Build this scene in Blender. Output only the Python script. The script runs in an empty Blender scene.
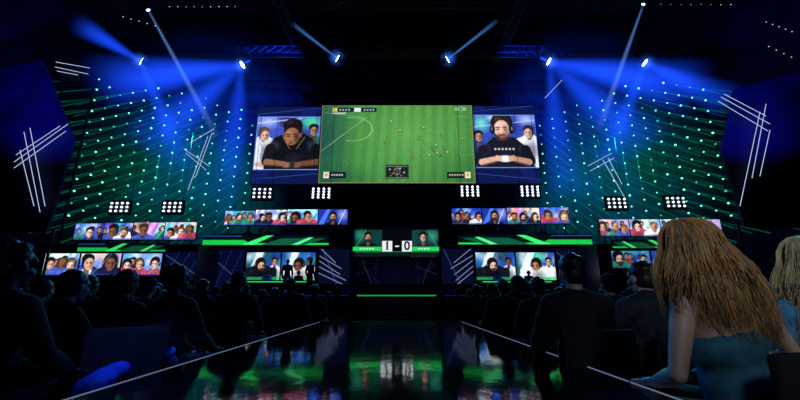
import bpy, bmesh, math, random
import numpy as np
from mathutils import Vector, Matrix, Quaternion
random.seed(7); NR=np.random.RandomState(4)
SC=bpy.context.scene; COL=SC.collection
F=380.0; TH=math.atan(98/F); CZ=1.05
CT,ST=math.cos(TH),math.sin(TH)
def P(px,py,Y):
    dx=(px-400)/F; dy=(200-py)/F
    d=Vector((dx,CT-dy*ST,ST+dy*CT)); return Vector((0,0,CZ))+d*(Y/d.y)
def PZ(px,py,z):
    dx=(px-400)/F; dy=(200-py)/F
    d=Vector((dx,CT-dy*ST,ST+dy*CT)); return Vector((0,0,CZ))+d*((z-CZ)/d.z)
# ---------------------------------------------------------------- camera
cd=bpy.data.cameras.new('camera'); cam=bpy.data.objects.new('camera',cd); COL.objects.link(cam)
cam.location=(0,0,CZ); cam.rotation_euler=(math.pi/2+TH,0,0); cd.sensor_width=36; cd.lens=F/800*36; cd.clip_end=200
SC.camera=cam
try: SC.view_settings.view_transform='Standard'
except Exception: pass
# ---------------------------------------------------------------- materials
def srgb(c): return tuple(((x/255)/12.92 if x/255<=.04045 else ((x/255+.055)/1.055)**2.4) for x in c)
MC={}
def mat(name,col,rough=.6,metal=0,emi=None,es=0,var=.25,scale=6,ior=1.5,bump=0,map3=None):
    if name in MC: return MC[name]
    m=bpy.data.materials.new(name); m.use_nodes=True; nt=m.node_tree; b=nt.nodes['Principled BSDF']
    c=srgb(col)
    n=nt.nodes.new('ShaderNodeTexNoise'); n.inputs['Scale'].default_value=scale; n.inputs['Detail'].default_value=4
    tc=nt.nodes.new('ShaderNodeTexCoord')
    if map3:
        mp=nt.nodes.new('ShaderNodeMapping'); mp.inputs['Scale'].default_value=map3; nt.links.new(tc.outputs['Object'],mp.inputs[0]); nt.links.new(mp.outputs[0],n.inputs['Vector'])
    else: nt.links.new(tc.outputs['Object'],n.inputs['Vector'])
    r=nt.nodes.new('ShaderNodeValToRGB'); r.color_ramp.elements[0].position=.3; r.color_ramp.elements[1].position=.7
    r.color_ramp.elements[0].color=(*[x*(1-var) for x in c],1); r.color_ramp.elements[1].color=(*[min(1,x*(1+var)) for x in c],1)
    nt.links.new(n.outputs['Fac'],r.inputs[0]); nt.links.new(r.outputs[0],b.inputs['Base Color'])
    b.inputs['Roughness'].default_value=rough; b.inputs['Metallic'].default_value=metal; b.inputs['IOR'].default_value=ior
    if bump:
        bp=nt.nodes.new('ShaderNodeBump'); bp.inputs['Strength'].default_value=bump; bp.inputs['Distance'].default_value=.02
        nt.links.new(n.outputs['Fac'],bp.inputs['Height']); nt.links.new(bp.outputs[0],b.inputs['Normal'])
    if emi:
        b.inputs['Emission Color'].default_value=(*srgb(emi),1); b.inputs['Emission Strength'].default_value=es
    MC[name]=m; return m
def emat(name,col,s,sample=False):
    if name in MC: return MC[name]
    m=bpy.data.materials.new(name); m.use_nodes=True; nt=m.node_tree; nt.nodes.clear()
    e=nt.nodes.new('ShaderNodeEmission'); e.inputs[0].default_value=(*srgb(col),1); e.inputs[1].default_value=s
    o=nt.nodes.new('ShaderNodeOutputMaterial'); nt.links.new(e.outputs[0],o.inputs[0])
    if not sample:
        try: m.cycles.emission_sampling='NONE'
        except Exception: pass
    MC[name]=m; return m
def dispmat(s):
    k='display_%.2f'%s
    if k in MC: return MC[k]
    m=bpy.data.materials.new(k); m.use_nodes=True; nt=m.node_tree; nt.nodes.clear()
    a=nt.nodes.new('ShaderNodeAttribute'); a.attribute_name='Col'
    e=nt.nodes.new('ShaderNodeEmission'); e.inputs[1].default_value=s; nt.links.new(a.outputs['Color'],e.inputs[0])
    o=nt.nodes.new('ShaderNodeOutputMaterial'); nt.links.new(e.outputs[0],o.inputs[0]); MC[k]=m; return m
def beammat(name,col,s,L,power,r0,r1):
    m=bpy.data.materials.new(name); m.use_nodes=True; nt=m.node_tree; nt.nodes.clear()
    def math_(op,a,b=None):
        n=nt.nodes.new('ShaderNodeMath'); n.operation=op
        for i,v in enumerate((a,b)):
            if v is None: continue
            if isinstance(v,(int,float)): n.inputs[i].default_value=v
            else: nt.links.new(v,n.inputs[i])
        return n.outputs[0]
    tc=nt.nodes.new('ShaderNodeTexCoord'); sp=nt.nodes.new('ShaderNodeSeparateXYZ'); nt.links.new(tc.outputs['Object'],sp.inputs[0])
    t=math_('DIVIDE',sp.outputs[2],L); fall=math_('POWER',math_('MAXIMUM',math_('SUBTRACT',1.0,t),0.0),power)
    rr=math_('SQRT',math_('ADD',math_('MULTIPLY',sp.outputs[0],sp.outputs[0]),math_('MULTIPLY',sp.outputs[1],sp.outputs[1])))
    R=math_('ADD',math_('MULTIPLY',t,r1-r0),r0); rad=math_('MAXIMUM',math_('SUBTRACT',1.0,math_('DIVIDE',rr,R)),0.0)
    st_=math_('MULTIPLY',math_('MULTIPLY',fall,math_('MULTIPLY',rad,2.0)),s)
    e=nt.nodes.new('ShaderNodeEmission'); e.inputs[0].default_value=(*srgb(col),1); nt.links.new(st_,e.inputs[1])
    o=nt.nodes.new('ShaderNodeOutputMaterial'); nt.links.new(e.outputs[0],o.inputs['Volume']); return m
def glowmat(name,col,s,power=2):  # glow is emission put into a radial volume, not scattered lamp light
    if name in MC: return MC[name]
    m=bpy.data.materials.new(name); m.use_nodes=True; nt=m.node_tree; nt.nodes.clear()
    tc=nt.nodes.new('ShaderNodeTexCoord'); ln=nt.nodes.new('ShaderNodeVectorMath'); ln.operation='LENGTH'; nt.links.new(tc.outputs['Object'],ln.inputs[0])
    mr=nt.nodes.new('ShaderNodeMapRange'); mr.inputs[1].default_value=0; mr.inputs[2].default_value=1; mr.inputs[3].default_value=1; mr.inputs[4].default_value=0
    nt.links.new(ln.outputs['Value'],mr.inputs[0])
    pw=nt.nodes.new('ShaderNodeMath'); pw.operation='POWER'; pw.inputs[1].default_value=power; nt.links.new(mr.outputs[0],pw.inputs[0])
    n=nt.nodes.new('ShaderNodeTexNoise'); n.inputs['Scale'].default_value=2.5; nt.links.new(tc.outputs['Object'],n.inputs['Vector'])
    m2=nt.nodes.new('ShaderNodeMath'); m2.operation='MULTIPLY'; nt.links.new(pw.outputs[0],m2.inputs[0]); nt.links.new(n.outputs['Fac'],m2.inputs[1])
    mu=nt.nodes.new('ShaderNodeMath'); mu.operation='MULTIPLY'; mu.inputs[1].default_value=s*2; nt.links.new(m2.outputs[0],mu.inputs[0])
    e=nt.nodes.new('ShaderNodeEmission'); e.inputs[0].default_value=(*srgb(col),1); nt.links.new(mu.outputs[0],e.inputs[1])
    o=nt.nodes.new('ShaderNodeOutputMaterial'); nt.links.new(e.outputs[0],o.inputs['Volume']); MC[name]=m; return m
# ---------------------------------------------------------------- mesh builder
class MB:
    def __init__(s): s.bm=bmesh.new()
    def box(s,lo,hi,bev=0):
        r=bmesh.ops.create_cube(s.bm,size=1); lo=Vector(lo); hi=Vector(hi); c=(lo+hi)/2; d=hi-lo
        for v in r['verts']: v.co=Vector((v.co.x*d.x,v.co.y*d.y,v.co.z*d.z))+c
        if bev:
            es=list({e for v in r['verts'] for e in v.link_edges}); bmesh.ops.bevel(s.bm,geom=es,offset=bev,segments=3,affect='EDGES',profile=.5)
        return s
    def tube(s,a,b,r0,r1=None,n=8,caps=True):
        a=Vector(a); b=Vector(b); d=b-a
        if d.length<1e-6: return s
        q=Vector((0,0,1)).rotation_difference(d.normalized())
        M=Matrix.Translation((a+b)/2)@q.to_matrix().to_4x4()
        bmesh.ops.create_cone(s.bm,cap_ends=caps,segments=n,radius1=r0,radius2=(r0 if r1 is None else r1),depth=d.length,matrix=M); return s
    def ell(s,c,r,n=12,rot=None):
        if not hasattr(r,'__len__'): r=(r,r,r)
        M=Matrix.Translation(Vector(c))
        if rot is not None: M=M@rot
        M=M@Matrix.Diagonal((*r,1)); bmesh.ops.create_uvsphere(s.bm,u_segments=n,v_segments=max(6,n*2//3),radius=1,matrix=M); return s
    def cap(s,a,b,r0,r1):
        s.tube(a,b,r0,r1,10); s.ell(a,r0,10); s.ell(b,r1,10); return s
    def chain(s,pts,rs,n=6):
        vs=[]
        for i,p in enumerate(pts):
            p=Vector(p); d=(Vector(pts[min(i+1,len(pts)-1)])-Vector(pts[max(i-1,0)])).normalized()
            q=Vector((0,0,1)).rotation_difference(d)
            vs.append([s.bm.verts.new(p+q@Vector((math.cos(2*math.pi*k/n)*rs[i],math.sin(2*math.pi*k/n)*rs[i],0))) for k in range(n)])
        for i in range(len(vs)-1):
            for k in range(n): s.bm.faces.new((vs[i][k],vs[i][(k+1)%n],vs[i+1][(k+1)%n],vs[i+1][k]))
        s.bm.faces.new(vs[0][::-1]); s.bm.faces.new(vs[-1]); return s
    def prism(s,pts,ext):
        ext=Vector(ext); a=[s.bm.verts.new(Vector(p)) for p in pts]; b=[s.bm.verts.new(Vector(p)+ext) for p in pts]; n=len(pts)
        s.bm.faces.new(a); s.bm.faces.new(b[::-1])
        for i in range(n): s.bm.faces.new((a[i],b[i],b[(i+1)%n],a[(i+1)%n]))
        return s
    def mesh(s,name,smooth=False,recalc=True):
        if recalc: bmesh.ops.recalc_face_normals(s.bm,faces=s.bm.faces[:])
        me=bpy.data.meshes.new(name); s.bm.to_mesh(me); s.bm.free()
        if smooth: me.polygons.foreach_set('use_smooth',[True]*len(me.polygons))
        return me
    def build(s,name,m,parent=None,smooth=False,sub=None):
        me=s.mesh(name,smooth)
        if parent is not None: me.transform(Matrix.Translation(-parent.location))
        return put(name,me,m,sub or parent)
def put(name,me,m,parent=None):
    o=bpy.data.objects.new(name,me); COL.objects.link(o)
    if parent is not None: o.parent=parent
    if m is not None:
        if not me.materials: me.materials.append(m)
        else:
            o.material_slots[0].link='OBJECT'; o.material_slots[0].material=m
    return o
def tag(o,label,cat,group=None,kind=None):
    if label: o['label']=label
    if cat: o['category']=cat
    if group: o['group']=group
    if kind: o['kind']=kind
    return o
def thing(name,loc,label,cat,group=None):
    o=bpy.data.objects.new(name,None); COL.objects.link(o); o.location=loc; o.empty_display_size=.2
    return tag(o,label,cat,group)
def struct(o): o['kind']='structure'; return o
# ---------------------------------------------------------------- canvases
class Cv:
    def __init__(s,x0,y0,x1,y1,k,bg=(0,0,0)):
        s.x0,s.y0,s.x1,s.y1,s.k=x0,y0,x1,y1,k
        s.w=max(4,int((x1-x0)*k)); s.h=max(4,int((y1-y0)*k))
        s.X,s.Y=np.meshgrid(np.linspace(x0,x1,s.w),np.linspace(y0,y1,s.h)); s.O=(s.X,s.Y,k)
        s.a=np.zeros((s.h,s.w,3)); s.a[:]=bg
    def zoom(s,cx,cy,z): s.X=(s.O[0]-cx)/z+cx; s.Y=(s.O[1]-cy)/z+cy; s.k=s.O[2]*z
    def unzoom(s): s.X,s.Y,s.k=s.O
    def mix(s,m,col,al=1):
        m=np.clip(m,0,1)[...,None]*al; s.a=s.a*(1-m)+np.array(col,float)*m
    def rect(s,x0,y0,x1,y1,col,al=1):
        d=np.minimum(np.minimum(s.X-x0,x1-s.X),np.minimum(s.Y-y0,y1-s.Y)); s.mix(d*s.k+.5,col,al)
    def ell(s,cx,cy,rx,ry,col,al=1,rot=0,soft=0):
        dx=s.X-cx; dy=s.Y-cy; c,n=math.cos(rot),math.sin(rot); u=(dx*c+dy*n)/rx; v=(-dx*n+dy*c)/ry
        d=1-np.sqrt(u*u+v*v)
        s.mix(d*(min(rx,ry)*s.k)+.5 if not soft else d/soft,col,al)
    def line(s,x0,y0,x1,y1,w,col,al=1,w1=None):
        dx,dy=x1-x0,y1-y0; L2=dx*dx+dy*dy+1e-9
        t=np.clip(((s.X-x0)*dx+(s.Y-y0)*dy)/L2,0,1); d=np.hypot(s.X-x0-t*dx,s.Y-y0-t*dy)
        ww=w if w1 is None else w+(w1-w)*t
        s.mix((ww/2-d)*s.k+.5,col,al)
    def arc(s,cx,cy,rx,ry,w,col,al=1,a0=-9,a1=9):
        u=(s.X-cx)/rx; v=(s.Y-cy)/ry; r=np.sqrt(u*u+v*v); an=np.arctan2(v,u)
        m=(w/2-np.abs(r-1)*min(rx,ry))*s.k+.5; s.mix(np.where((an>=a0)&(an<=a1),m,0),col,al)
    def poly(s,pts,col,al=1):
        m=np.zeros(s.X.shape,bool); n=len(pts)
        for i in range(n):
            xa,ya=pts[i]; xb,yb=pts[(i+1)%n]
            if ya==yb: continue
            m^=((s.Y<ya)!=(s.Y<yb))&(s.X<(xb-xa)*(s.Y-ya)/(yb-ya)+xa)
        s.mix(m.astype(float),col,al)
    def post(s,blur=1,noise=6,box=None):
        a=s.a.copy()
        for _ in range(blur):
            p=np.pad(a,((1,1),(1,1),(0,0)),'edge'); a=(p[1:-1,1:-1]*2+p[:-2,1:-1]+p[2:,1:-1]+p[1:-1,:-2]+p[1:-1,2:])/6
        lo=NR.normal(0,1,(s.h//3+2,s.w//3+2)).repeat(3,0).repeat(3,1)[:s.h,:s.w]
        a=a+(lo*noise+NR.normal(0,noise*.6,(s.h,s.w)))[...,None]*(.3+a/255)
        s.a=a
def figure(c,cx,cy,s,skin,hair,shirt,beard=False,headset=False,tilt=0,arms=False,lean=0,down=0):
    dk=[x*.5 for x in skin]; ds=[x*.45 for x in shirt]; hl=[min(255,x*1.25+14) for x in shirt]; li=[min(255,x*1.18) for x in skin]
    y=cy-lean*s
    c.poly([(cx-.22*s,y+.42*s),(cx+.22*s,y+.42*s),(cx+.55*s,y+.66*s),(cx+1.0*s,y+.82*s),(cx+1.22*s,y+1.25*s),(cx+1.35*s,y+3.4*s),(cx-1.35*s,y+3.4*s),(cx-1.22*s,y+1.25*s),(cx-1.0*s,y+.82*s),(cx-.55*s,y+.66*s)],shirt)
    c.ell(cx+.1*s,y+1.7*s,.75*s,.9*s,ds,.75,0,.7); c.ell(cx-.85*s,y+1.05*s,.4*s,.3*s,hl,.7,.4,.9); c.ell(cx+.8*s,y+1.0*s,.35*s,.22*s,hl,.45,-.4,.9)
    c.line(cx-1.0*s,y+1.5*s,cx-.7*s,y+2.6*s,.12*s,ds,.8); c.line(cx+.95*s,y+1.5*s,cx+.72*s,y+2.6*s,.12*s,ds,.8)
    c.line(cx,cy+.3*s,cx,y+.75*s,.36*s,dk)
    c.ell(cx,cy-.02*s,.37*s,.47*s,hair); c.ell(cx-.02*s,cy-.24*s,.4*s,.3*s,hair)
    fx,fy=cx+tilt*s,cy+(.1+down)*s
    c.ell(fx,fy,.3*s,.38*s,skin); c.ell(fx+.17*s,fy+.04*s,.17*s,.36*s,dk,.75,0,.8); c.ell(fx-.1*s,fy-.14*s,.15*s,.13*s,li,.7,0,.9)
    if beard: c.ell(fx,fy+.24*s,.27*s,.19*s,hair,.8,0,.5); c.arc(fx,fy+.05*s,.27*s,.34*s,.09*s,hair,.7,.3,2.8)
    c.ell(fx-.12*s,fy-.04*s,.09*s,.055*s,dk,.9,0,.6); c.ell(fx+.12*s,fy-.04*s,.09*s,.055*s,[x*.4 for x in dk],.9,0,.6)
    c.line(fx-.2*s,fy-.12*s,fx-.05*s,fy-.1*s,.045*s,hair,.8); c.line(fx+.2*s,fy-.12*s,fx+.06*s,fy-.1*s,.045*s,hair,.8)
    c.line(fx+.01*s,fy-.04*s,fx-.01*s,fy+.1*s,.05*s,li,.7); c.ell(fx+.03*s,fy+.12*s,.07*s,.03*s,dk,.8,0,.6); c.line(fx-.08*s,fy+.21*s,fx+.08*s,fy+.21*s,.04*s,(110,50,50),.7)
    if arms:
        for sg in (-1,1):
            c.line(cx+sg*1.1*s,y+1.1*s,cx+sg*1.2*s,y+2.1*s,.62*s,shirt,1,.42*s); c.line(cx+sg*1.2*s,y+2.15*s,cx+sg*.28*s,y+2.35*s,.3*s,skin,1,.24*s); c.line(cx+sg*1.2*s,y+2.28*s,cx+sg*.28*s,y+2.45*s,.1*s,dk,.8)
        c.ell(cx,y+2.36*s,.36*s,.2*s,(25,28,38)); 
        for k in range(4):
            for sg in (-1,1): c.line(cx+sg*(.24+.04*k)*s,y+(2.22+.07*k)*s,cx+sg*.1*s,y+(2.24+.07*k)*s,.06*s,skin)
    if headset:
        c.arc(cx,cy-.04*s,.42*s,.5*s,.08*s,(18,20,28),1,-math.pi,0)
        for sg in (-1,1): c.ell(cx+sg*.39*s,cy+.06*s,.11*s,.19*s,(14,16,24)); c.ell(cx+sg*.41*s,cy+.03*s,.04*s,.1*s,(90,120,170),.8)
        c.line(cx-.36*s,cy+.22*s,cx-.14*s,cy+.38*s,.045*s,(14,16,24))
SK=[(215,165,140),(190,130,100),(120,78,60),(235,190,170)]
def strip(c,seed,n=1,bgs=None):
    R=random.Random(seed); w=(c.x1-c.x0); H=c.y1-c.y0
    cols=bgs or [(40,70,190),(225,230,250),(150,90,190),(60,150,200),(235,190,170),(30,40,120)]
    c.a[:]=R.choice(cols)
    for i in range(12): c.ell(c.x0+w*R.random(),c.y0+H*R.random(),w*R.uniform(.08,.28),H*R.uniform(.2,.6),R.choice([(245,248,255),(60,90,230),(200,90,210),(70,200,220),(20,24,70),(255,205,165),(235,240,255)]),.8,R.random(),1)
    for i in range(3):
        x=c.x0+w*R.random(); c.poly([(x,c.y0),(x+w*.1,c.y0),(x-w*.05,c.y1),(x-w*.2,c.y1)],(R.randrange(20,120),R.randrange(60,200),R.randrange(150,255)),.5)
    m=R.choice([1,2,2,3]); sh=[(235,235,245),(20,25,60),(24,24,30),(40,130,110),(170,60,80),(60,80,170)]
    for j in range(3): figure(c,c.x0+w*R.random(),c.y0+H*R.uniform(.25,.45),H*R.uniform(.24,.36),R.choice(SK),(25,18,15),R.choice(sh))
    for j in range(m): figure(c,c.x0+w*(j+R.uniform(.3,.7))/m,c.y0+H*R.uniform(.36,.58),H*R.uniform(.5,.8 if m<3 else .55),R.choice(SK),R.choice([(25,18,15),(60,40,25),(15,15,20),(110,80,50)]),R.choice(sh),R.random()<.4,R.random()<.5,R.uniform(-.12,.12),False,R.choice([0,.2,.35]),R.choice([0,.06]))
    x=R.uniform(c.x0,c.x1); c.line(x,c.y1,x+H*.8,c.y0,.5,(230,240,255),.6); c.rect(c.x0,c.y1-1.2,c.x1,c.y1,(40,60,160),.7)
    c.post(2,9)
def gridmesh(name,c,A,B,C_,D):
    u=np.linspace(0,1,c.w)[None,:,None]; v=np.linspace(0,1,c.h)[:,None,None]
    A,B,C_,D=[np.array(q)[None,None,:] for q in (A,B,C_,D)]
    co=((A*(1-u)+B*u)*(1-v)+(C_*(1-u)+D*u)*v).reshape(-1,3)
    idx=np.arange(c.w*c.h).reshape(c.h,c.w)
    f=np.stack([idx[1:,:-1],idx[1:,1:],idx[:-1,1:],idx[:-1,:-1]],-1).reshape(-1,4)
    me=bpy.data.meshes.new(name); me.from_pydata(co.tolist(),[],f.tolist())
    ca=me.color_attributes.new('Col','FLOAT_COLOR','POINT'); s=np.clip(c.a.reshape(-1,3)/255,0,1)
    lin=np.where(s<=.04045,s/12.92,((s+.055)/1.055)**2.4); ca.data.foreach_set('color',np.concatenate([lin,np.ones((len(lin),1))],1).astype(np.float32).ravel())
    return me
BLACK=mat('black_metal',(14,16,24),.45,.3); CASE=mat('casing_black',(12,14,22),.5)
def quad(x0,y0,x1,y1,YL,YR=None):
    YR=YL if YR is None else YR
    a=P(x0,(y0+y1)/2,YL); b=P(x1,(y0+y1)/2,YR)
    zt=(P(x0,y0,YL).z+P(x1,y0,YR).z)/2; zb=(P(x0,y1,YL).z+P(x1,y1,YR).z)/2
    return Vector((a.x,a.y,zt)),Vector((b.x,b.y,zt)),Vector((a.x,a.y,zb)),Vector((b.x,b.y,zb))
def screen(name,label,box,Y,paint,k=2,s=1.0,YR=None,group=None,bez=.05,post=None,cat='screen',hang=None,thick=.14):
    A,B,C_,D=quad(*box,Y,YR); base=(C_+D)/2; base.y+=.08
    if post is not None: base.z=post
    n=(B-A).cross(Vector((0,0,1))).normalized()
    if n.y>0: n=-n
    root=thing(name,base,label,cat,group)
    c=Cv(*box,k); paint(c)
    e=(B-A).normalized()*bez; u=Vector((0,0,bez))
    cs=MB().prism([A-e+u,B+e+u,D+e-u,C_-e-u],-n*thick).build('casing',CASE,root)
    me=gridmesh('display',c,*[q+n*.012 for q in (A,B,C_,D)]); me.transform(Matrix.Translation(-root.location)); put('display',me,dispmat(s),root)
    if bez>=.04:
        fr=MB()
        for p,q in ((A-e/2+u/2,B+e/2+u/2),(C_-e/2-u/2,D+e/2-u/2),(A-e/2+u/2,C_-e/2-u/2),(B+e/2+u/2,D+e/2-u/2)): fr.tube(p,q,bez*.5,n=4)
        fr.build('bezel',BLACK,root)
    if post is not None:
        for t in (.15,.85):
            q=C_.lerp(D,t)-n*.08; MB().tube((q.x,q.y,post),(q.x,q.y,q.z),.04).build('post',BLACK,root)
    if hang is not None:
        for t in (.03,.35,.65,.97):
            q=A.lerp(B,t)-n*.08; MB().tube((q.x,q.y,q.z),(q.x,q.y,hang),.02).build('hanging_cable',BLACK,root)
    return root
# ================================================================ SHELL
WALL=mat('hall_wall',(12,28,64),.85,bump=.5,scale=.35,var=.75); FLR=mat('hall_floor',(8,9,15),.5); CEIL=mat('ceiling_black',(8,10,20),.9)
struct(MB().box((-27,-6,-.2),(27,33,0)).build('floor',FLR))
struct(MB().box((-27,-6,24),(27,33,24.2)).build('ceiling',CEIL))
struct(MB().box((-27,32,0),(27,32.2,24)).build('wall_back',WALL))
struct(MB().box((-27.2,-6,0),(-27,33,24)).build('wall_left',WALL))
struct(MB().box((27,-6,0),(27.2,33,24)).build('wall_right',WALL))
struct(MB().box((-27,-6.2,0),(27,-6,24)).build('wall_front',WALL))
# ================================================================ STAGE
SZ=1.2
st=thing('stage',(0,18,0),'low black main stage deck with a green light line on its front edge','stage')
MB().box((-23,18,0),(23,30,SZ)).build('deck',mat('stage_deck',(9,11,18),.22,0,ior=1.6,scale=1.5),st)
GS=emat('green_strip',(30,230,90),1.2,True); GD=emat('green_strip_dim',(24,170,80),.8,True)
MB().box((P(357,296,18).x,17.96,SZ-.07),(P(436,296,18).x,17.995,SZ-.01)).build('light_strip',GD,st)
BSE=emat('blue_strip_dim',(30,60,200),.3)
MB().box((-20,17.96,SZ-.05),(P(350,296,18).x,17.995,SZ-.03)).build('light_strip',BSE,st)
MB().box((P(443,296,18).x,17.96,SZ-.05),(20,17.995,SZ-.03)).build('light_strip',BSE,st)
for i,x in enumerate(np.arange(-22.5,22.6,2.5)): MB().box((x-.03,17.985,.05),(x+.03,18,SZ-.12)).build('front_seam',mat('seam',(25,35,70),.4),st)
c0=P(362,300,17.2).x; c1=P(431,300,17.2).x
s_=thing('steps',(0,17.3,0),'short flight of dark steps up to the middle of the stage','steps')
BSX=emat('blue_nosing_dim',(16,26,70),.35)
for i in range(3):
    sp_=MB().box((c0,17.1+i*.3,0),(c1,18,.3*(i+1)-.02)).build('step',mat('step_dark',(12,14,24),.4),s_)
    MB().box((c0,17.085+i*.3,.3*(i+1)-.04),(c1,17.1+i*.3,.3*(i+1)-.03)).build('nosing',BSX,s_,sub=sp_)
for i,(px,l) in enumerate(((348,'black wedge monitor speaker on the stage left of the steps'),(384,'black wedge monitor speaker left of centre on the stage edge'),(410,'black wedge monitor speaker right of centre on the stage edge'),(447,'black wedge monitor speaker on the stage right of the steps'))):
    x=P(px,290,18.6).x; t=thing('stage_monitor',(x,18.6,SZ),l,'speaker','stage wedge monitors')
    MB().prism([(x-.32,18.4,SZ),(x-.32,18.9,SZ),(x-.32,18.9,SZ+.38),(x-.32,18.62,SZ+.4)],(.64,0,0)).build('cabinet',BLACK,t)
    MB().prism([(x-.27,18.41,SZ+.04),(x-.27,18.43,SZ+.04),(x-.27,18.63,SZ+.38),(x-.27,18.61,SZ+.38)],(.54,0,0)).build('grille',mat('grille',(24,30,50),.4,.6),t)
RIS=mat('riser_face',(8,14,42),.35)
def riser(x0,x1,Y0,Y1,zt,label):
    t=thing('stage_riser',((x0+x1)/2,Y0,SZ),label,'riser')
    MB().box((x0,Y0,SZ),(x1,Y1,zt)).build('riser_body',RIS,t)
    MB().box((x0-.05,Y0-.05,zt),(x1+.05,Y1,zt+.06)).build('riser_top',BLACK,t)
    n=int((x1-x0)/1.2)
    for i in range(1,n):
        x=x0+(x1-x0)*i/n; MB().box((x-.02,Y0-.02,SZ+.05),(x+.02,Y0,zt-.05)).build('panel_seam',mat('seam',(25,35,70),.4),t)
    return t
XL0=P(203,240,22.6).x; XL1=P(349,240,22.6).x; XR0=P(441,240,22.6).x; XR1=P(592,240,22.6).x
riser(XL0,XL1,22.7,27,4.0,'dark raised team platform left of the centre score tower')
riser(XR0,XR1,22.7,27,4.0,'dark raised team platform right of the centre score tower')
FL0,FL1=P(36,250,20).x,P(197,250,20).x; FR0,FR1=P(598,250,20).x,P(728,250,20).x
riser(FL0,FL1,20.1,22.6,3.75,'outer dark raised platform at the far left side of the stage')
riser(FR0,FR1,20.1,22.6,3.75,'outer dark raised platform at the far right side of the stage')
# ================================================================ MAIN VIDEO WALL
def p_main(c):
    c.a[:]=(62,132,64)
    for i in range(14):
        x=322+i*11.2; c.poly([(x+4,104),(x+9.6+(i-7)*.1,104),(x+6+(i-7)*.6,184),(x+(i-7)*.6,184)],(84,158,76),.6 if 3<i<12 else .4)
    c.ell(410,135,90,60,(140,208,106),.42,0,1); c.ell(470,185,60,40,(28,86,44),.4,0,1)
    c.ell(318,140,40,70,(26,72,80),.85,0,.9); c.ell(330,180,50,18,(30,80,66),.6,0,.9)
    c.post(3,4)
    W=(215,235,215)
    c.line(322,152,366,118,.5,W,.6); c.arc(352,130,20,12,.5,W,.65,-1.9,1.9); c.line(330,146,343,135,.45,W,.4); c.line(322,113,366,118,.45,W,.4)
    c.line(471,117,455,117,.4,W,.35); c.line(455,117,460,156,.4,W,.35); c.line(460,156,473,156,.4,W,.35); c.line(408,106,409,182,.4,W,.2)
    for x,y,k in [(424,128,0),(431,148,1),(437,154,0),(443,149,1),(429,156,0),(447,153,0),(418,140,1),(400,131,0),(385,143,1),(462,140,2),(441,136,1),(391,122,0),(413,158,1),(436,146,0),(433,151,1),(440,156,1)]:
        c.ell(x+.6,y+1.2,1.4,.3,(20,60,20),.6); c.ell(x,y,.5,1.0,[(240,240,245),(190,40,60),(235,205,60)][k]); c.ell(x,y-1.1,.35,.35,(90,60,45)); c.line(x,y+.6,x-.3,y+1.5,.3,(30,30,60))
    c.rect(331,108,376,112.2,(18,24,40)); c.rect(331,108,336,112.2,(220,200,90)); c.rect(353,108,360,112.2,(240,240,245))
    for x in (338,341,344,347,363,366,369,372): c.rect(x,109.4,x+1.7,110.9,(200,205,215))
    c.rect(331,112.8,345,114.6,(235,235,240),.7)
    c.rect(456,107.5,468,111,(235,240,235),.45); c.ell(462,109.2,1.2,1.2,(50,120,60))
    c.rect(386,165.5,408.5,179,(26,40,36)); c.arc(397,172,3,3,.4,(190,200,200)); c.line(397.2,166.5,397.2,178,.4,(190,200,200)); c.line(387,167,407,167,.4,(190,200,200)); c.line(387,178,407,178,.4,(190,200,200))
    for x,y in ((390,170),(393,174),(400,169),(404,173),(401,176),(391,176),(395,170)): c.ell(x,y,.7,.7,(230,80,70) if x%2 else (240,240,240))
    c.rect(325,172.5,347,178.5,(20,28,36)); c.rect(325,172.5,330.5,178.5,(245,240,230)); c.ell(327.7,175.3,1.6,1.8,(215,170,40))
    for x in (332.5,335,337.5,340,342.5): c.rect(x,174.5,x+1.6,176.2,(200,205,205))
    c.rect(446,172.5,469,178.5,(20,28,36)); c.rect(463.5,172.5,469,178.5,(245,240,230)); c.ell(466.2,175.3,1.6,1.8,(215,180,40))
    for x in (448,450.5,453,455.5,458,460.5): c.rect(x,174.5,x+1.6,176.2,(205,200,140))
    for q in ((320.3,105,473.7,105.6),(320.3,182.4,473.7,183.4),(320,104.6,320.9,183.6),(473,104.6,473.9,183.6)): c.rect(*q,(150,135,90))
def frame_side(c,x0,y0,x1,y1,left):
    o=c.O; out=(o[0]<x0)|(o[0]>x1)|(o[1]<y0)|(o[1]>y1); b=Cv(c.x0,c.y0,c.x1,c.y1,o[2]); b.a[:]=(12,22,70)
    if left: b.line(254,115,320,108,.6,(50,80,180),.8); b.line(252,180,320,174,.6,(50,80,180),.8); b.poly([(250,185),(262,185),(322,106),(305,106)],(20,34,105),.5)
    else: b.line(473,112,537,106,.6,(50,80,180),.8); b.line(474,174,540,180,.6,(50,80,180),.8); b.poly([(540,185),(528,185),(470,106),(486,106)],(20,34,105),.5)
    c.a=np.where(out[...,None],b.a,c.a)
    for q in ((x0,y0-.4,x1,y0+.3),(x0,y1-.3,x1,y1+.4),((x0-.2,y0,x0+.6,y1) if left else (x1-.6,y0,x1+.2,y1))): c.rect(*q,(110,150,245))
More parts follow.
